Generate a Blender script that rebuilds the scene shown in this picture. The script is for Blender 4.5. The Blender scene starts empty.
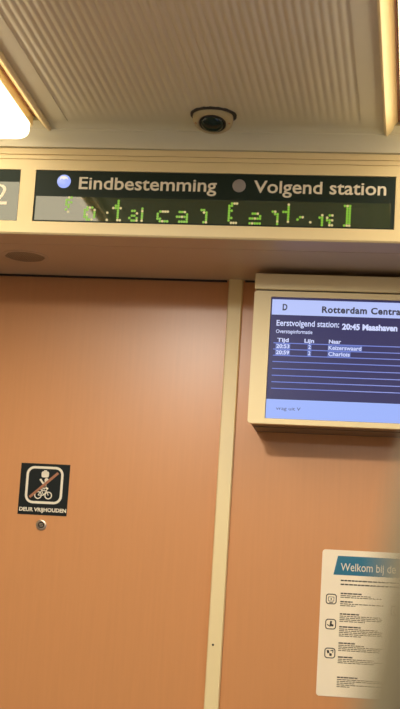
import bpy, bmesh, math, random
from mathutils import Matrix, Vector
random.seed(4)
C = bpy.context.scene.collection
S = bpy.context.scene

# ---------------------------------------------------------------- camera
M = Matrix(((0.9896772795, 0.0610046104, -0.1296816096),
            (-0.0350882402, 0.9804810826, 0.1934571324),
            (0.1389521420, -0.1869098290, 0.9725003949)))   # rows: right, up, back in (x, up, toward viewer)
cd = bpy.data.cameras.new('camera')
cam = bpy.data.objects.new('camera', cd); C.objects.link(cam)
R = Matrix([[M[0][0], M[1][0], M[2][0]],
            [-M[0][2], -M[1][2], -M[2][2]],
            [M[0][1], M[1][1], M[2][1]]])
mw = R.to_4x4(); mw.translation = Vector((0, -3.2, 1.15))
cam.matrix_world = mw
cd.sensor_fit = 'HORIZONTAL'; cd.sensor_width = 36; cd.lens = 144
cd.clip_start = .02
cd.dof.use_dof = True; cd.dof.focus_distance = 3.15; cd.dof.aperture_fstop = 12.0
S.camera = cam

# ---------------------------------------------------------------- world and exposure
w = bpy.data.worlds.new('World'); S.world = w; w.use_nodes = True
w.node_tree.nodes['Background'].inputs[0].default_value = (.30, .36, .75, 1)
w.node_tree.nodes['Background'].inputs[1].default_value = 3.0
S.view_settings.view_transform = 'Standard'; S.view_settings.look = 'None'
S.view_settings.exposure = 0; S.view_settings.gamma = 1; S.view_settings.use_curve_mapping = False
LENS = 4.5            # radiance of the strip lights
SPOT = 64.0            # watts of each ceiling downlight
WARM = (1.0, .965, .86)

# ---------------------------------------------------------------- helpers
def srgb(r, g, b):
    f = lambda c: (c/255/12.92) if c/255 <= .04045 else ((c/255+.055)/1.055)**2.4
    return (f(r), f(g), f(b), 1)

def mat(name, col, rough=.5, metal=0, var=.06, scale=(60, 60, 60), bump=0, emit=None, es=0, coat=0, spec=.5):
    m = bpy.data.materials.new(name); m.use_nodes = True
    nt = m.node_tree; b = nt.nodes['Principled BSDF']
    b.inputs['Roughness'].default_value = rough; b.inputs['Metallic'].default_value = metal
    b.inputs['Coat Weight'].default_value = coat; b.inputs['Specular IOR Level'].default_value = spec
    if emit:
        b.inputs['Base Color'].default_value = col
        b.inputs['Emission Color'].default_value = emit; b.inputs['Emission Strength'].default_value = es
        return m
    tc = nt.nodes.new('ShaderNodeTexCoord'); mp = nt.nodes.new('ShaderNodeMapping')
    mp.inputs['Scale'].default_value = scale
    nz = nt.nodes.new('ShaderNodeTexNoise'); nz.inputs['Scale'].default_value = 1; nz.inputs['Detail'].default_value = 4
    rp = nt.nodes.new('ShaderNodeMix'); rp.data_type = 'RGBA'
    rp.inputs[6].default_value = tuple(c*(1-var) for c in col[:3])+(1,)
    rp.inputs[7].default_value = tuple(min(1, c*(1+var)) for c in col[:3])+(1,)
    L = nt.links.new
    L(tc.outputs['Object'], mp.inputs[0]); L(mp.outputs[0], nz.inputs[0]); L(nz.outputs[0], rp.inputs[0]); L(rp.outputs[2], b.inputs['Base Color'])
    if bump:
        bp = nt.nodes.new('ShaderNodeBump'); bp.inputs['Strength'].default_value = bump; bp.inputs['Distance'].default_value = .001
        L(nz.outputs[0], bp.inputs['Height']); L(bp.outputs[0], b.inputs['Normal'])
    return m

LAM = mat('orange_laminate', srgb(209, 145, 92), .30, var=.05, scale=(140, 140, 7), bump=.05)
CREAM = mat('cream_paint', srgb(238, 216, 164), .42, var=.02, scale=(25, 25, 25))
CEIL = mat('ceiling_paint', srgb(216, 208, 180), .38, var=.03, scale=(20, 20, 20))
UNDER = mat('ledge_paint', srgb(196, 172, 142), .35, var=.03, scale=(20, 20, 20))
GREY = mat('grey_floor', srgb(128, 128, 128), .6, var=.2, scale=(200, 200, 200))
SIDE = mat('side_wall_paint', srgb(150, 143, 126), .5, var=.03, scale=(10, 10, 10))
DARK = mat('dark_gap', srgb(40, 28, 20), .7)
GLASS = mat('smoked_green_glass', srgb(14, 34, 24), .55, var=.02, spec=.3)
LEDW = mat('led_window', srgb(52, 66, 46), .05, var=.08, scale=(400, 400, 400), coat=1, spec=.6)
WHITE = mat('printed_white', srgb(232, 222, 200), .5, var=.02)
GREYLET = mat('grey_lens', srgb(150, 142, 138), .35, var=.05)
BLACK = mat('black_print', srgb(10, 18, 17), .6, var=.05, spec=.25)
BROWN = mat('brown_print', srgb(165, 105, 70), .5, var=.03)
TEAL = mat('teal_print', srgb(0, 108, 140), .4, var=.03)
PAPER = mat('poster_paper', srgb(252, 236, 208), .45, var=.02)
INK = mat('grey_ink', srgb(120, 108, 84), .6, var=.1, scale=(900, 900, 900))
INKD = mat('dark_ink', srgb(60, 52, 44), .6, var=.1, scale=(900, 900, 900))
CHROME = mat('brushed_metal', srgb(190, 170, 150), .3, metal=.8, var=.05)
RUBBER = mat('dark_rubber', srgb(50, 44, 38), .8, var=.1)
FABRIC = mat('grey_fabric', srgb(120, 108, 88), .9, var=.12, scale=(500, 500, 500))
BEIGE = mat('beige_plastic', srgb(176, 160, 122), .5, var=.03)
DOME = mat('tinted_dome', srgb(14, 34, 28), .12, var=.05, spec=.35)
def glow(name, c, s, rough=.3, base=None, spec=.5):
    return mat(name, base or (0, 0, 0, 1), rough, emit=c, es=s, spec=spec)
LIT = glow('lit_lens', (1.0, .86, .62, 1), LENS, base=srgb(250, 240, 215))
GREEN = glow('green_led', srgb(150, 215, 62), .72)
AMBER = glow('pale_led', srgb(235, 215, 150), .8)
BLUE = glow('blue_lamp', srgb(168, 184, 255), 1.0)
BLUEH = glow('blue_lamp_highlight', srgb(245, 235, 225), 1.0)
LCDN = glow('lcd_navy', srgb(44, 42, 92), 1.0, .4, spec=.3)
LCDB = glow('lcd_pale_blue', srgb(186, 200, 255), .95, .4, spec=.3)
LCDF = glow('lcd_footer_blue', srgb(158, 182, 255), .95, .4, spec=.3)
LCDL = glow('lcd_line', srgb(120, 138, 225), .9, .15)
LCDT = glow('lcd_text', srgb(205, 214, 255), 1.0, .3)
LCDH = glow('lcd_cell', srgb(78, 100, 180), .9, .3)
LCDD = mat('lcd_dark_text', srgb(50, 52, 95), .4)

def new_bm(): return bmesh.new()

def bx(bm, x0, x1, y0, y1, z0, z1, bev=0, seg=2):
    r = bmesh.ops.create_cube(bm, size=1)
    vs = r['verts']
    for v in vs:
        v.co = Vector(((x0+x1)/2+v.co.x*(x1-x0), (y0+y1)/2+v.co.y*(y1-y0), (z0+z1)/2+v.co.z*(z1-z0)))
    if bev:
        es = list({e for v in vs for e in v.link_edges})
        bmesh.ops.bevel(bm, geom=es, offset=bev, segments=seg, profile=.5, affect='EDGES')
    return bm

def box(*a, **k): return bx(new_bm(), *a, **k)

def extrude_profile(pts, a0, a1, axis='y', close=True, bm=None):
    """pts in the plane across 'axis'; axis y: (x,z), axis x: (y,z), axis z: (x,y)"""
    bm = bm or new_bm()
    def P(p, t):
        return {'y': (p[0], t, p[1]), 'x': (t, p[0], p[1]), 'z': (p[0], p[1], t)}[axis]
    A = [bm.verts.new(P(p, a0)) for p in pts]; B = [bm.verts.new(P(p, a1)) for p in pts]
    n = len(pts)
    for i in range(n if close else n-1):
        j = (i+1) % n
        bm.faces.new((A[i], A[j], B[j], B[i]))
    if close:
        bm.faces.new(A[::-1]); bm.faces.new(B)
    bmesh.ops.recalc_face_normals(bm, faces=bm.faces)
    return bm

def rrect(cx, cz, w_, h, r, n=6):
    pts = []
    for sx, sz, a0 in ((1, 1, 0), (-1, 1, 90), (-1, -1, 180), (1, -1, 270)):
        for k in range(n+1):
            a = math.radians(a0+90*k/n)
            pts.append((cx+sx*(w_/2-r)+r*math.cos(a), cz+sz*(h/2-r)+r*math.sin(a)))
    return pts

def circ(cx, cz, r, n=32): return [(cx+r*math.cos(2*math.pi*k/n), cz+r*math.sin(2*math.pi*k/n)) for k in range(n)]

def plate(pts, y, t=.0006, bm=None):
    """thin solid plate in the x-z plane, front face at y, going t into the wall"""
    bm = bm or new_bm()
    A = [bm.verts.new((p[0], y, p[1])) for p in pts]; B = [bm.verts.new((p[0], y+t, p[1])) for p in pts]
    n = len(pts)
    for i in range(n): bm.faces.new((A[i], A[(i+1) % n], B[(i+1) % n], B[i]))
    bm.faces.new(A); bm.faces.new(B)
    bmesh.ops.recalc_face_normals(bm, faces=bm.faces)
    return bm

def ring(outer, inner, y, t=.0006, bm=None):
    bm = bm or new_bm(); n = len(outer)
    V = [[bm.verts.new((p[0], yy, p[1])) for p in q] for q in (outer, inner) for yy in (y, y+t)]
    for i in range(n):
        j = (i+1) % n
        bm.faces.new((V[0][i], V[0][j], V[2][j], V[2][i])); bm.faces.new((V[1][i], V[3][i], V[3][j], V[1][j]))
        bm.faces.new((V[0][i], V[1][i], V[1][j], V[0][j])); bm.faces.new((V[2][i], V[2][j], V[3][j], V[3][i]))
    bmesh.ops.recalc_face_normals(bm, faces=bm.faces)
    return bm

def line(x0, z0, x1, z1, wd, y, t=.0004, bm=None):
    d = Vector((x1-x0, z1-z0)).normalized()*wd/2; n = (-d.y, d.x)
    return plate([(x0+n[0], z0+n[1]), (x1+n[0], z1+n[1]), (x1-n[0], z1-n[1]), (x0-n[0], z0-n[1])], y, t, bm)

def lathe(prof, c, n=40, tilt=0, bm=None):
    """prof (r, h) rotated about a vertical axis at c, h measured downwards, tilted towards -y"""
    bm = bm or new_bm(); rows = []
    T = Matrix.Translation(c) @ Matrix.Rotation(-tilt, 4, 'X')
    for r, h in prof:
        rows.append([bm.verts.new(T @ Vector((max(r, 1e-5)*math.cos(2*math.pi*k/n), max(r, 1e-5)*math.sin(2*math.pi*k/n), -h))) for k in range(n)])
    for a, b in zip(rows, rows[1:]):
        for k in range(n): bm.faces.new((a[k], a[(k+1) % n], b[(k+1) % n], b[k]))
    bm.faces.new(rows[0]); bm.faces.new(rows[-1][::-1])
    bmesh.ops.recalc_face_normals(bm, faces=bm.faces)
    return bm

def org(p):
    v = Vector((0, 0, 0))
    while p: v += p.location; p = p.parent
    return v

def obj(name, bm, m, parent=None, label=None, smooth=False, kind=None, at=None):
    me = bpy.data.meshes.new(name)
    o = bpy.data.objects.new(name, me); C.objects.link(o)
    if parent: o.parent = parent
    if at: o.location = at
    off = org(o)
    for v in bm.verts: v.co -= off
    bm.to_mesh(me); bm.free(); me.materials.append(m)
    if smooth:
        for p in me.polygons: p.use_smooth = True
        try: me.set_sharp_from_angle(angle=math.radians(35))
        except Exception: pass
    if label: o['label'] = label
    if kind: o['kind'] = kind
    return o

def tag(o, label, cat, group=None):
    o['label'] = label; o['category'] = cat
    if group: o['group'] = group
    return o

def thing(name, label, cat, loc, group=None):
    o = bpy.data.objects.new(name, None); C.objects.link(o); o.location = loc; o.empty_display_size = .05
    return tag(o, label, cat, group)

def struct(name, bm, m, smooth=False):
    return obj(name, bm, m, kind='structure', smooth=smooth)

def glyph_top(ch):
    cu = bpy.data.curves.new('t', 'FONT'); cu.body = ch; cu.size = 1
    t = bpy.data.objects.new('t', cu); C.objects.link(t); bpy.context.view_layer.update()
    me = bpy.data.meshes.new_from_object(t.evaluated_get(bpy.context.evaluated_depsgraph_get()))
    r = max(v.co.y for v in me.vertices); bpy.data.objects.remove(t); bpy.data.meshes.remove(me)
    return r
FXH, FCH = glyph_top('x'), glyph_top('H')
print('font', FXH, FCH)

def text(name, s, x, z, cap, width, m, parent, y, bold=0, rot=0, space=1, label=None):
    cu = bpy.data.curves.new('t', 'FONT'); cu.body = s; cu.size = 1; cu.offset = bold; cu.resolution_u = 3
    cu.space_character = space
    t = bpy.data.objects.new('t', cu); C.objects.link(t)
    bpy.context.view_layer.update()
    me = bpy.data.meshes.new_from_object(t.evaluated_get(bpy.context.evaluated_depsgraph_get()))
    bpy.data.objects.remove(t)
    bm = new_bm(); bm.from_mesh(me); bpy.data.meshes.remove(me)
    xs = [v.co.x for v in bm.verts]; x0, x1 = min(xs), max(xs)
    sx = width/(x1-x0); xh, ch = FXH+bold, FCH+bold; tx = .73*cap     # raise the x-height as in the signs' typeface
    for v in bm.verts:
        a, y_ = (v.co.x-x0)*sx, v.co.y
        b = y_*tx/xh if y_ < xh else tx+(y_-xh)*(cap-tx)/(ch-xh)
        v.co = Vector((x+a*math.cos(rot)-b*math.sin(rot), y, z+a*math.sin(rot)+b*math.cos(rot)))
    return obj(name, bm, m, parent, label)

CX = -.405           # centre line of the car
XL, XR = CX-1.34, CX+1.34
YB = -4.3

# ================================================================ SETTING
ZU = 1.9235          # underside of the display ledge
struct('floor', box(XL, XR, YB, .12, -.06, 0), GREY)
bm = box(-.378, XR, 0, .12, 0, ZU+.01)
struct('wall_front', bm, LAM)
struct('wall_lobby', box(XL, -1.52, 0, .12, 0, ZU+.01), LAM)
struct('door_1', box(-1.52, -.402, .008, .05, 0, ZU+.01), LAM)
struct('wall_left', box(XL-.06, XL, YB, .12, 0, 2.3), SIDE)
# right side wall with an opening for the added window, behind and beside the camera
bm = new_bm()
bx(bm, XR, XR+.06, YB, .12, 0, .95); bx(bm, XR, XR+.06, YB, .12, 1.75, 2.3)
bx(bm, XR, XR+.06, YB, -2.9, .95, 1.75); bx(bm, XR, XR+.06, -1.3, .12, .95, 1.75)
struct('wall_right', bm, SIDE)
struct('wall_back', box(XL, XR, YB-.06, YB, 0, 2.3), SIDE)

# pale upright between door and wall panel
tr = struct('trim_1', extrude_profile([(-.4055, .03), (-.4055, -.006), (-.4035, -.009), (-.3775, -.009), (-.3755, -.006), (-.3755, .03)], 0, ZU, 'z'), CREAM)
obj('screw', lathe([(.0022, 0), (.0022, .0006), (.001, .0006), (0, .0002)], (-.394, -.0092, 1.180), 16, math.radians(90)), DARK, tr)
# shadow gap strips at the head of the door and wall
struct('trim_2', box(XL, -.41, -.0005, .004, ZU-.0035, ZU), DARK)
struct('trim_3', box(-.372, XR, -.004, -.0002, ZU-.0035, ZU), DARK)

# ribbed ceiling centre panel, z 2.13
ZC = 2.130
pitch, nr = .0138, 40
pts = []
x0 = CX-nr*pitch/2
for i in range(nr):
    for k in range(8):
        t = k/8
        d = .0013*(.5-.5*math.cos(2*math.pi*t))**1.4
        pts.append((x0+(i+t)*pitch, ZC+d))
pts.append((x0+nr*pitch, ZC))
bm = new_bm()
ysteps = [(YB, 1), (-.60, 1), (-.50, .7), (-.44, .35), (-.41, .1), (-.385, 0)]
rows = [[bm.verts.new((p[0], y, ZC+(p[1]-ZC)*f)) for p in pts] for y, f in ysteps]
for a, b in zip(rows, rows[1:]):
    for i in range(len(pts)-1): bm.faces.new((a[i], b[i], b[i+1], a[i+1]))
bmesh.ops.recalc_face_normals(bm, faces=bm.faces)
for f in bm.faces:
    if f.normal.z > 0: f.normal_flip()
struct('ceiling', bm, CEIL, smooth=True)
# plain margins each side of the ribs, and plain outer fields beyond the light strips
D1, D2 = nr*pitch/2, .3165
for n_, s in (('trim_4', -1), ('trim_5', 1)):
    a, b = sorted((CX+s*D1, CX+s*D2)); struct(n_, box(a, b, YB, -.385, ZC-.0012, ZC+.05), CEIL)
for n_, s in (('trim_6', -1), ('trim_7', 1)):
    a, b = sorted((CX+s*.64, CX+s*1.34)); struct(n_, box(a, b, YB, -.385, ZC, ZC+.05), CEIL)
struct('trim_8', box(XL, XR, YB, .12, 2.20, 2.26), CEIL)       # roof pan over the recesses
# cove between ceiling and ledge
cove = [(-.385, 2.130)]
for k in range(1, 9):
    a = math.radians(90*k/8)
    cove.append((-.385+.047*math.sin(a), 2.130-.036*(1-math.cos(a))))
cove += [(-.335, 2.094), (-.30, 2.094), (-.30, 2.20), (-.385, 2.20)]
struct('trim_9', extrude_profile(cove, XL, XR, 'x'), CEIL, smooth=True)

struct('trim_13', box(XL, XR, -.3580, -.3545, 2.1215, 2.1255, bev=.0008), CEIL)   # bead in the cove

# ledge box (fascia) with grooves and two sign openings
YF = -.33
xl = [XL, -.855, -.778, -.7485, -.0635, XR]
zl = [ZU, 1.9265, 1.9485, 2.0505, 2.0705, 2.0720, 2.0795, 2.0815, 2.0935]
bm = new_bm()
holes = {(1, 2), (3, 2)}
def q(*p): bm.faces.new([bm.verts.new(c) for c in p])
for i in range(5):
    for j in range(8):
        a, b, c, d = xl[i], xl[i+1], zl[j], zl[j+1]
        if (i, j) in holes:
            e = YF+.006
            q((a, YF, c), (a, e, c), (a, e, d), (a, YF, d)); q((b, YF, c), (b, YF, d), (b, e, d), (b, e, c))
            q((a, YF, c), (b, YF, c), (b, e, c), (a, e, c)); q((a, YF, d), (a, e, d), (b, e, d), (b, YF, d))
            q((a, e, c), (b, e, c), (b, e, d), (a, e, d)); continue
        if j in (4, 6):
            e = YF+.003
            q((a, e, c), (b, e, c), (b, e, d), (a, e, d)); q((a, YF, c), (b, YF, c), (b, e, c), (a, e, c)); q((a, YF, d), (b, YF, d), (b, e, d), (a, e, d)); continue
        y0 = YF+.003 if j == 0 else YF
        q((a, y0, c), (b, y0, c), (b, YF, d), (a, YF, d))
q((XL, YF, 2.0935), (XR, YF, 2.0935), (XR, -.30, 2.0935), (XL, -.30, 2.0935))
bmesh.ops.remove_doubles(bm, verts=bm.verts, dist=1e-5)
bmesh.ops.recalc_face_normals(bm, faces=bm.faces)
struct('trim_10', bm, CREAM)
# underside of the ledge in two panels with a seam
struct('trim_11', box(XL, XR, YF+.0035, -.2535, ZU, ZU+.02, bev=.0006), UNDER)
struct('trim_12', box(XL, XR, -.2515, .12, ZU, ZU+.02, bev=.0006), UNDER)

# unseen window added in the right side wall to let in bluish light
wf = new_bm()
for a in ((-2.9, -2.85, .95, 1.75), (-1.35, -1.3, .95, 1.75), (-2.85, -1.35, .95, 1.0), (-2.85, -1.35, 1.70, 1.75)):
    bx(wf, XR-.005, XR+.065, *a[:2], *a[2:])
wn = struct('fill_window_1', wf, BEIGE)
gm = bpy.data.materials.new('fill_window_glass'); gm.use_nodes = True
gb = gm.node_tree.nodes['Principled BSDF']; gb.inputs['Transmission Weight'].default_value = 1; gb.inputs['Roughness'].default_value = 0; gb.inputs['IOR'].default_value = 1.1
obj('pane', box(XR+.03, XR+.034, -2.85, -1.35, 1.0, 1.70), gm, wn)

# ================================================================ STRIP LIGHTS
def strip_light(s, label, lab2):
    sh = .004 if s < 0 else 0
    X = lambda d: CX+s*(d-sh)
    t = thing('ceiling_light', label, 'light', (X(.48), -.40, 2.10), 'strip lights along the ceiling')
    # slanted lip with a rounded front end
    P = [(.3165, 2.1245), (.3185, 2.1190), (.3215, 2.1178), (.3415, 2.1360), (.3415, 2.1400), (.3380, 2.1395), (.3190, 2.1290)]
    bm = new_bm(); ys = [(-4.28, 1), (-.372, 1), (-.358, .93), (-.347, .75), (-.341, .45), (-.339, .12)]
    ctr = (.329, 2.134); rr = []
    for y, f in ys:
        rr.append([bm.verts.new((X(ctr[0]+(p[0]-ctr[0])*(.55+.45*f)), y, ctr[1]+(p[1]-ctr[1])*f)) for p in P])
    for a, b in zip(rr, rr[1:]):
        for i in range(len(P)):
            j = (i+1) % len(P); bm.faces.new((a[i], a[j], b[j], b[i]))
    bm.faces.new(rr[0]); bm.faces.new(rr[-1])
    bmesh.ops.recalc_face_normals(bm, faces=bm.faces)
    obj('lip', bm, CREAM, t, 'cream slanted edge strip', smooth=True)
    # dark slot
    a, b = sorted((X(.3425), X(.640)))
    obj('housing', box(a, b, -4.28, -.388, 2.150, 2.170), BEIGE, t)
    a, b = sorted((X(.3420), X(.3450)))
    obj('slot_seal', box(a, b, -4.28, -.395, 2.134, 2.1495), BROWN, t, 'dark reddish seal strip')
    # tray rim around the lens
    a, b = sorted((X(.3455 if s < 0 else .3480), X(.628)))
    bm = extrude_profile([(a, 2.149), (a, 2.116), (a+.006, 2.113), (b-.006, 2.113), (b, 2.116), (b, 2.149)], -4.28, -.392, 'y')
    obj('tray', bm, CREAM, t)
    # rounded opal lens
    bm = new_bm()
    r = bmesh.ops.create_cube(bm, size=1)
    a, b = sorted((X(.3440 if s < 0 else .3500), X(.626)))
    for v in bm.verts:
        v.co = Vector(((a+b)/2+v.co.x*(b-a), (-4.27-.392)/2+v.co.y*(4.27-.392), (2.1125+2.087)/2+v.co.z*(2.1125-2.087)))
    low = [e for e in bm.edges if all(v.co.z < 2.10 for v in e.verts)]
    ver = [e for e in bm.edges if abs(e.verts[0].co.z-e.verts[1].co.z) > .01]
    bmesh.ops.bevel(bm, geom=ver, offset=.030, segments=8, profile=.5, affect='EDGES')
    low = [e for e in bm.edges if all(v.co.z < 2.0875 for v in e.verts)]
    bmesh.ops.bevel(bm, geom=low, offset=.013, segments=5, profile=.5, affect='EDGES')
    obj('lens', bm, LIT, t, lab2, smooth=True)
    return t
strip_light(-1, 'long warm white ceiling light strip with rounded opal lens at the upper left corner', 'glowing warm white lens')
strip_light(1, 'long ceiling light strip at the upper right corner showing mainly its wide cream edge lip', 'glowing warm white lens')

# small downlight that lights the front wall, and an unseen one added for fill
def downlight(x, y, label):
    t = thing('downlight', label, 'light', (x, y, ZC), 'round downlights in the ribbed ceiling')
    obj('bezel', lathe([(.040, -.002), (.040, .003), (.036, .006), (.030, .006), (.028, .001)], (x, y, ZC)), CHROME, t, smooth=True)
    obj('bulb', lathe([(.027, 0), (.027, .003), (.015, .006), (0, .007)], (x, y, ZC)), LIT, t, smooth=True)
    ld = bpy.data.lights.new('downlight_lamp', 'SPOT'); ld.energy = SPOT; ld.color = WARM; ld.shadow_soft_size = .05
    ld.spot_size = math.radians(172); ld.spot_blend = .35
    lo = bpy.data.objects.new('lamp', ld); C.objects.link(lo); lo.parent = t; lo.location = (0, 0, -.012)
downlight(-.635, -1.34, 'round downlight in the ribbed ceiling nearer the sliding door')
downlight(-.20, -3.1, 'unseen round fill downlight added in the ribbed ceiling above the seat')

# ================================================================ CEILING CAMERA
cx, cy = -.398, -.432
t = thing('dome_camera', 'small round security camera with dark green dome on the ribbed ceiling', 'camera', (cx, cy, ZC))
obj('base_shadow_ring', lathe([(.0425, -.001), (.0425, .003), (.041, .004), (.036, .004)], (cx, cy, ZC)), RUBBER, t, 'dark shadow ring against the ceiling', smooth=True)  # dark base ring, its colour also standing in for shade against the ceiling
TL = math.radians(20)
obj('body', lathe([(.034, .002), (.0365, .005), (.0375, .010), (.0365, .016), (.033, .0195), (.028, .0215), (.0255, .0215), (.0245, .0190), (.010, .018)], (cx, cy, ZC), tilt=TL), BEIGE, t, 'beige rounded collar', smooth=True)
obj('dome_ring', lathe([(.0243, .0185), (.0243, .0220), (.0225, .0230), (.0218, .0205)], (cx, cy, ZC), tilt=TL), RUBBER, t, 'dark ring around the dome', smooth=True)
obj('dome', lathe([(.0215, .020), (.0212, .0225), (.0185, .0265), (.0135, .0295), (.007, .0312), (0, .0318)], (cx, cy, ZC), tilt=TL), DOME, t, 'dark green glossy dome', smooth=True)
for dx in (-.0305, .0305):
    obj('screw', lathe([(.0020, .016), (.0020, .0205), (.0012, .0210), (0, .0212)], (cx+dx, cy, ZC), 14, tilt=TL), BROWN, t)

# ================================================================ DESTINATION DISPLAY
X0, X1, Z0, Z1 = -.7475, -.0645, 1.9495, 2.0495
YG = YF+.0015
t = thing('destination_display', 'long dark green destination display with lit green dot letters in the cream ledge', 'display', ((X0+X1)/2, YG, Z0))
g = obj('glass_panel', box(X0, X1, YG, YF+.0055, Z0, Z1), GLASS, t)
lw = obj('led_window', box(-.7445, -.0715, YG-.0006, YG, 1.9515, 1.9985), LEDW, t, 'olive green dot matrix window')
text('lettering', 'Eindbestemming', -.6630, 2.0145, .0235, .2645, WHITE, t, YG-.0003, bold=.014, label='pale printed word Eindbestemming')
text('lettering', 'Volgend station', -.3280, 2.0145, .0235, .2470, WHITE, t, YG-.0003, bold=.014, label='pale printed words Volgend station')
l = obj('indicator_lamp', lathe([(.0132, 0), (.0132, .0012), (.010, .0028), (.005, .0036), (0, .0038)], (-.6925, YG, 2.0285), 32, tilt=math.radians(90)), BLUE, t, 'lit blue white round lamp', smooth=True)
obj('highlight', plate([(-.7005, 2.0305), (-.6985, 2.0375), (-.692, 2.0385), (-.686, 2.0365), (-.684, 2.0310), (-.688, 2.0335), (-.692, 2.0310), (-.696, 2.0335)], YG-.0042, .0015), BLUEH, l)  # upper highlight of the lamp, painted as a pale glowing plate
obj('indicator_lamp', lathe([(.0125, 0), (.0125, .0012), (.010, .0028), (.005, .0036), (0, .0038)], (-.356, YG, 2.0270), 32, tilt=math.radians(90)), GREYLET, t, 'unlit grey round lamp', smooth=True)
LED = [  # (x of first column, rows from the top; o = green dot, * = pale dot), bottom row at z 1.9535
 (-.6845, ['.*o', 'oo.', 'o.o', 'oo.', '.o.', 'o..', '.*.', '...', '...', '...']),
 (-.6475, ['.o*o.', 'oo..*', 'o...o', 'o*..o', 'oo..o', '.oo*.']),
 (-.6040, ['*', '.', '.', '*']),
 (-.5930, ['..o.', '..o.', '.oo.', '*oo*', '..o.', '..o.', '..o.', '..o.', '..**']),
 (-.5610, ['.oo.', '...*', '.oo.', 'o..o', '.oo*']),
 (-.5370, ['o', '*', 'o', 'o', 'o', '*']),
 (-.5070, ['.o***', 'o....', 'o....', 'oo...', '.o*oo']),
 (-.4700, ['.oo*.', '....o', 'oo*oo', '....o', '.oooo']),
 (-.4240, ['oo.', '.*o', '..o', '..o', '..o', '.o*']),
 (-.3720, ['.o**', 'oo..', 'o...', 'oo..', 'o...', 'o...', 'oo..', 'o...', '.***']),
 (-.3320, ['.oo*.', '....o', 'oo*oo', '.....', 'o*ooo']),
 (-.2900, ['o*.', '.oo', '..o', '..o', '..*', '..o']),
 (-.2700, ['..*', '..o', '..o', 'ooo', '..o', '..o', '..o', '..*', '...']),
 (-.2430, ['.o*', 'o..', '...', '...']),
 (-.2190, ['*', '.']),
 (-.2020, ['.*', 'oo', '.o', '.o', '.o']),
 (-.1880, ['.o*', '*..', 'oo*', '.o.', '.**']),
 (-.1560, ['o*o', '.oo', '.oo', '.oo', '.oo', '.oo', '.oo', '.oo', 'o**']),
]
PD = .0047
for x, rows_ in LED:
    bg = new_bm(); n = len(rows_)
    for r_, row in enumerate(rows_):
        for c_, ch in enumerate(row):
            if ch == '.': continue
            px, pz = x+c_*PD, 1.9545+(n-1-r_)*PD
            if ch == 'o': plate(circ(px, pz, .0024, 10), YG-.0011, .0005, bg)
            else: obj('pale_dot', plate(circ(px, pz, .0024, 10), YG-.0011, .0005), AMBER, lw)
    if bg.verts: L_ = obj('dot_letter', bg, GREEN, lw)
    else: bg.free(); L_ = None

# coach number sign to its left
t = thing('number_sign', 'small dark green glass sign with white figure 2 at the left edge', 'sign', (-.8165, YG, Z0))
obj('glass_panel', box(-.8540, -.7790, YG, YF+.0055, Z0, Z1), LEDW, t)
obj('top_band', box(-.8538, -.7792, YG-.0006, YG, 2.026, 2.0493), GLASS, t, 'blackish green band')
text('numeral', '2', -.8285, 1.9800, .0400, .0275, WHITE, t, YG-.0007, bold=.0, label='white figure 2')

# speaker grille under the ledge
gx, gy = -.802, -.1555
t = thing('speaker_grille', 'faint round perforated speaker grille under the ledge above the sliding door', 'grille', (gx, gy, ZU))
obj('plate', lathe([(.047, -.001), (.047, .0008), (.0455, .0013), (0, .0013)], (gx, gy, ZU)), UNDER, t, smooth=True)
bm = new_bm()
for i in range(-9, 10):
    for j in range(-9, 10):
        x, y = i*.0046+(j % 2)*.0023, j*.0042
        if x*x+y*y < .040**2:
            vs = [bm.verts.new((gx+x+.0014*math.cos(a*math.pi/4), gy+y+.0014*math.sin(a*math.pi/4), ZU-.0016)) for a in range(8)]
            vt = [bm.verts.new((v.co.x, v.co.y, ZU-.0013)) for v in vs]
            bm.faces.new(vs); bm.faces.new(vt[::-1])
            for k in range(8): bm.faces.new((vs[k], vs[(k+1) % 8], vt[(k+1) % 8], vt[k]))
obj('perforations', bm, DARK, t, kind='stuff')

# ================================================================ INFORMATION SCREEN
SX0, SX1 = -.3385, .1610
SF = -.12
t = thing('information_screen', 'cream wall mounted travel information screen with blue timetable', 'screen', ((SX0+SX1)/2, -.001, 1.609))
# housing: front frame with bevelled opening plus a tapering back box
bm = new_bm()
LX0, LX1, LZ0, LZ1 = -.3040, .1265, 1.6210, 1.8630
fo = rrect((SX0+SX1)/2, (1.6095+1.8755)/2, SX1-SX0, 1.8755-1.6095, .006)
fi = rrect((LX0+LX1)/2, (LZ0+LZ1)/2, LX1-LX0+.002, LZ1-LZ0+.002, .0015)
ring(fo, fi, SF, .014, bm)
obj('front_frame', bm, CREAM, t)
bm = extrude_profile([(SF+.0142, 1.6130), (SF+.0142, 1.8750), (-.0005, 1.8750), (-.0005, 1.6160), (-.050, 1.6150), (-.050, 1.6175), (-.056, 1.6175), (-.056, 1.6130)], SX0+.004, SX1-.004, 'x')
obj('back_box', bm, CREAM, t)
bm = box(SX0-.0005, SX1+.0005, SF-.001, -.0005, 1.8785, 1.9110, bev=.0025)
obj('top_cap', bm, CREAM, t, 'cream cap strip above the screen')
obj('seam', box(SX0+.003, SX1-.003, SF+.004, -.001, 1.8752, 1.8783), DARK, t)
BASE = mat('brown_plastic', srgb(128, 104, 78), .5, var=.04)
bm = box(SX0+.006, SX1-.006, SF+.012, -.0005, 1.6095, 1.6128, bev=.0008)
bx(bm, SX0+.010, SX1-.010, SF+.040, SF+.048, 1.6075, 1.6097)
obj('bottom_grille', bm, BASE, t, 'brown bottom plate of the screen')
lcd = obj('display_panel', box(LX0, LX1, SF+.0040, SF+.0130, LZ0, LZ1), LCDN, t, 'glowing navy blue display')
yy = SF+.0036
def U(u): return LX0+u
def V(v): return LZ1-v
obj('header_band', box(LX0+.0015, LX1-.001, yy, yy+.0003, V(.0345), V(.0035)), LCDB, lcd, 'pale blue header band')
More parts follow.
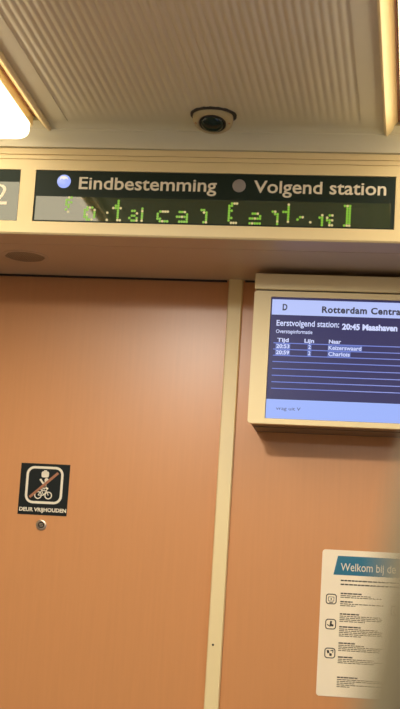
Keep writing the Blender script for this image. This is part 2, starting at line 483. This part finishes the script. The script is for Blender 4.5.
obj('footer_band', box(LX0, LX1-.001, yy, yy+.0003, LZ0, V(.2040)), LCDF, lcd, 'light blue footer band')
yt = yy-.0003
text('lettering', 'D', U(.0225), V(.0250), .0125, .0095, LCDD, lcd, yt, .035)
text('lettering', 'Rotterdam Centraal', U(.1005), V(.0275), .0125, .1670, LCDD, lcd, yt, .035, space=1.1)
text('lettering', 'Eerstvolgend station:', U(.0122), V(.0565), .0112, .1235, LCDT, lcd, yt, .015)
text('lettering', '20:45 Maashaven', U(.1415), V(.0600), .0115, .1080, LCDT, lcd, yt, .045)
text('lettering', 'Overstapinformatie', U(.0118), V(.0715), .0070, .0720, LCDT, lcd, yt, .012)
for s_, u_, w_ in (('Tijd', .0150, .0230), ('Lijn', .0690, .0190), ('Naar', .1170, .0240)):
    text('lettering', s_, U(u_), V(.0890), .0075, w_, LCDT, lcd, yt, .03)
for s_, u_, v_, w_ in (('20:53', .0140, .1015, .0260), ('2', .0770, .1015, .0050), ('Keizerswaard', .1170, .1015, .0640),
                       ('20:59', .0140, .1140, .0260), ('2', .0770, .1140, .0050), ('Charlois', .1170, .1140, .0420)):
    obj('cell', box(U(u_-.0015), U(u_+w_+.0015), yy, yy+.0003, V(v_+.0015), V(v_-.0090)), LCDH, lcd)
    text('lettering', s_, U(u_), V(v_), .0075, w_, LCDT, lcd, yt, .02)
for v_ in (.0915, .1040, .1165, .1290, .1430, .1565, .1695, .1825):
    obj('ruled_line', box(U(.008), LX1-.008, yy-.0001, yy+.0003, V(v_+.0009), V(v_-.0009)), LCDL, lcd)
text('lettering', 'vrag uit V', U(.0200), V(.2250), .0060, .0480, LCDD, lcd, yt, .0)

# ================================================================ DOOR STICKER
YD = .008            # door face
sx0, sz1 = -.8155, 1.5258
t = thing('door_sticker', 'black square sticker with white no luggage and bicycle pictogram on the door', 'sticker', (sx0+.051, YD, sz1-.105))
def rot(pts, a=.018):
    c, s = math.cos(a), math.sin(a); o = (sx0+.051, sz1-.0525)
    return [(o[0]+(p[0]-o[0])*c+(p[1]-o[1])*s*-1, o[1]+(p[0]-o[0])*s+(p[1]-o[1])*c) for p in pts]
A = lambda u, v: (sx0+u, sz1-v)
obj('backing', plate([A(0, 0), A(.1030, 0), A(.1030, .1055), A(0, .1055)], YD-.0008, .0007), BLACK, t)
y1 = YD-.0012
c0 = A(.0515, .0440)
obj('border', ring(rrect(*c0, .0780, .0770, .0170), rrect(*c0, .0680, .0670, .0120), y1, .0004), WHITE, t, 'white rounded square outline')
bm = plate(rrect(*A(.0520, .0220), .0155, .0125, .0035), y1, .0004); plate(rrect(*A(.0520, .0155), .0070, .0040, .0015), y1, .0004, bm)
obj('luggage_symbol', bm, WHITE, t)
bm = plate(circ(*A(.0555, .0335), .0042, 16), y1, .0004)
for a in ((.0420, .0320, .0520, .0440, .004), (.0555, .036, .0500, .0520, .006), (.0500, .0460, .0600, .0520, .004), (.0440, .0500, .0560, .0460, .0035)):
    line(*A(a[0], a[1]), *A(a[2], a[3]), a[4], y1, .0004, bm)
obj('person_symbol', bm, WHITE, t)
bm = new_bm()
for u in (.0400, .0615):
    ring(circ(*A(u, .0650), .0080, 24), circ(*A(u, .0650), .0058, 24), y1, .0004, bm)
for a in ((.040, .065, .047, .055), (.047, .055, .057, .056), (.057, .056, .0515, .065), (.0515, .065, .040, .065), (.0615, .065, .0565, .0535), (.047, .055, .0515, .065), (.044, .053, .049, .053)):
    line(*A(a[0], a[1]), *A(a[2], a[3]), .0016, y1, .0004, bm)
obj('bicycle_symbol', bm, WHITE, t)
obj('slash', line(*A(.0225, .0700), *A(.0790, .0180), .0052, y1-.0005, .0004), BROWN, t, 'orange brown diagonal bar')
text('lettering', 'DEUR VRIJHOUDEN', *A(.0030, .0985), .0076, .0985, WHITE, t, y1, .035)

# little round lock under it
kx, kz = -.7637, 1.4000
t = thing('door_lock', 'small round metal lock with dark slot below the black sticker', 'lock', (kx, YD, kz))
obj('rim', lathe([(.0110, 0), (.0110, .0018), (.0095, .0028), (.0072, .0028), (.0068, .0010)], (kx, YD, kz), 32, math.radians(90)), CHROME, t, smooth=True)
obj('core', lathe([(.0068, 0), (.0066, .0016), (0, .0018)], (kx, YD, kz), 28, math.radians(90)), RUBBER, t, 'dark core', smooth=True)
bm = new_bm()
for a in ((-.003, .0025, .003, .0025), (-.003, .0025, -.003, 0), (-.003, 0, .003, 0), (.003, 0, .003, -.0025), (.003, -.0025, -.003, -.0025)):
    line(kx+a[0], kz+a[1], kx+a[2], kz+a[3], .0011, YD-.0022, .0005, bm)
obj('keyway', bm, CHROME, t)

# ================================================================ WELCOME POSTER
px0, pz1 = -.1870, 1.3800
t = thing('poster', 'cream paper notice with teal welcome banner and icons on the right wall panel', 'poster', (px0+.21, 0, pz1-.285))
P = lambda u, v: (px0+u, pz1-v)
obj('sheet', plate(rrect(*P(.21, .1425), .42, .285, .006), -.0012, .0010), PAPER, t)
yp = -.0015
obj('banner', plate([P(.0310, .0115), P(.3950, .0115), P(.3870, .0490), P(.0235, .0490)], yp, .0003), TEAL, t, 'teal slanted banner')
text('lettering', 'Welkom bij de', *P(.0375, .0405), .0150, .1080, WHITE, t, yp-.0003, .0, label='white words Welkom bij de')
def para(u, v, widths, hw=None, lh=.0034, m=INK):
    bm = new_bm()
    for k, wd in enumerate(widths):
        x, end = u, u+wd
        zc = v+k*lh
        while x < end-.002:
            n = min(random.uniform(.004, .011), end-x)
            bx(bm, px0+x, px0+x+n, yp, yp+.0003, pz1-zc-.0009, pz1-zc+.0009); x += n+.0012
    return obj('text_block', bm, m, t, kind=None)
def head(u, v, wd):
    bm = new_bm(); x = u
    while x < u+wd-.002:
        n = min(random.uniform(.005, .010), u+wd-x)
        bx(bm, px0+x, px0+x+n, yp, yp+.0003, pz1-v-.0013, pz1-v+.0013); x += n+.001
    obj('text_heading', bm, INKD, t)
head(.0385, .0595, .34); head(.0385, .0672, .33)
for col in (0, .130):
    o_ = .0395+col
    for v, hw, ws in ((.0850, .042, (.060, .080)), (.1010, .024, (.085, .030)), (.1250, .038, (.080, .085, .083, .050)),
                      (.1500, .042, (.075, .085, .084, .085, .045)), (.1815, .034, (.050, .086, .084, .080)), (.2085, .031, (.070, .086, .070))):
        head(o_, v, hw); para(o_, v+.0042, ws)
head(.0395, .2475, .040); para(.0395, .2517, (.112, .110, .034, .113, .025))
def icon(u, v, kind_):
    c = P(u, v)
    i = obj('icon', ring(rrect(*c, .0215, .0205, .0058), rrect(*c, .0178, .0168, .0042), yp, .0003), INKD, t, 'dark rounded square icon')
    bm = new_bm()
    if kind_ == 0:
        ring(rrect(*c, .0115, .0090, .001), rrect(*c, .0095, .0070, .0008), yp, .0003, bm); plate(circ(*c, .0016, 12), yp, .0003, bm)
        bx(bm, c[0]-.004, c[0]+.004, yp, yp+.0003, c[1]-.0075, c[1]-.0060)
    elif kind_ == 1:
        plate([(c[0]-.001, c[1]+.0065), (c[0]+.0025, c[1]+.006), (c[0]+.002, c[1]+.0005), (c[0]+.006, c[1]-.001), (c[0]+.005, c[1]-.0045), (c[0]-.001, c[1]-.004), (c[0]-.002, c[1]-.001)], yp, .0003, bm)
        line(c[0]-.007, c[1]-.001, c[0]-.0005, c[1]-.0045, .0018, yp, .0003, bm)
    elif kind_ == 2:
        plate([(c[0]-.0065, c[1]+.0055), (c[0]-.002, c[1]+.0055), (c[0]-.001, c[1]+.0005), (c[0]-.005, c[1]-.001)], yp, .0003, bm)
        plate([(c[0]-.001, c[1]+.0005), (c[0]+.004, c[1]-.001), (c[0]+.0035, c[1]-.006), (c[0]-.001, c[1]-.005)], yp, .0003, bm)
        line(c[0]+.001, c[1]+.0045, c[0]+.0065, c[1]+.006, .002, yp, .0003, bm); line(c[0]+.006, c[1]+.0055, c[0]+.0055, c[1]+.0005, .0015, yp, .0003, bm)
    else:
        line(c[0]-.005, c[1]+.004, c[0]+.005, c[1]+.003, .002, yp, .0003, bm); line(c[0]-.004, c[1]-.002, c[0]+.005, c[1]+.001, .0025, yp, .0003, bm)
        line(c[0]-.005, c[1]-.005, c[0]-.001, c[1]+.003, .0015, yp, .0003, bm)
    obj('symbol', bm, INKD, i)
for u, v, k in ((.0215, .0970, 0), (.0225, .1460, 1), (.0235, .2020, 2), (.1500, .1135, 0), (.1505, .1740, 3), (.1505, .2130, 1)):
    icon(u, v, k)

# ================================================================ NEAR SEAT EDGE, OUT OF FOCUS
t = thing('seat', 'blurred beige shelled seat back very close at the right edge', 'seat', (.20, -2.83, 0))
def seatx(z): return -.0062-(1.19-z)*.125 if z > 1.0 else -.02995+(1.0-z)*.03
zs = [.45, .8, 1.0, 1.08, 1.14, 1.190, 1.206, 1.216, 1.220]
ins = [0, 0, 0, 0, 0, .001, .004, .010, .022]
left = [(seatx(z)+i, z) for z, i in zip(zs, ins)]
right = [(.44-i, z) for z, i in zip(zs, ins)]
pts = left+right[::-1]
bm = plate(pts, -2.85, .05)
bmesh.ops.bevel(bm, geom=[e for e in bm.edges if abs(e.verts[0].co.y-e.verts[1].co.y) < .001], offset=.010, segments=3, profile=.5, affect='EDGES')
SHELL = mat('seat_shell', srgb(134, 123, 97), .6, var=.03)
obj('backrest_shell', bm, SHELL, t, smooth=True)
pts2 = [(x+(.007 if x < .2 else -.007), z-(.006 if z > 1.1 else -.02)) for x, z in pts]
obj('backrest_cushion', plate(pts2, -2.862, .011), FABRIC, t, 'dark grey cushion face')
obj('seat_cushion', box(.01, .42, -3.28, -2.87, .38, .48, bev=.03, seg=4), FABRIC, t)
obj('pedestal', box(.12, .30, -3.2, -2.88, 0, .379, bev=.01), RUBBER, t)
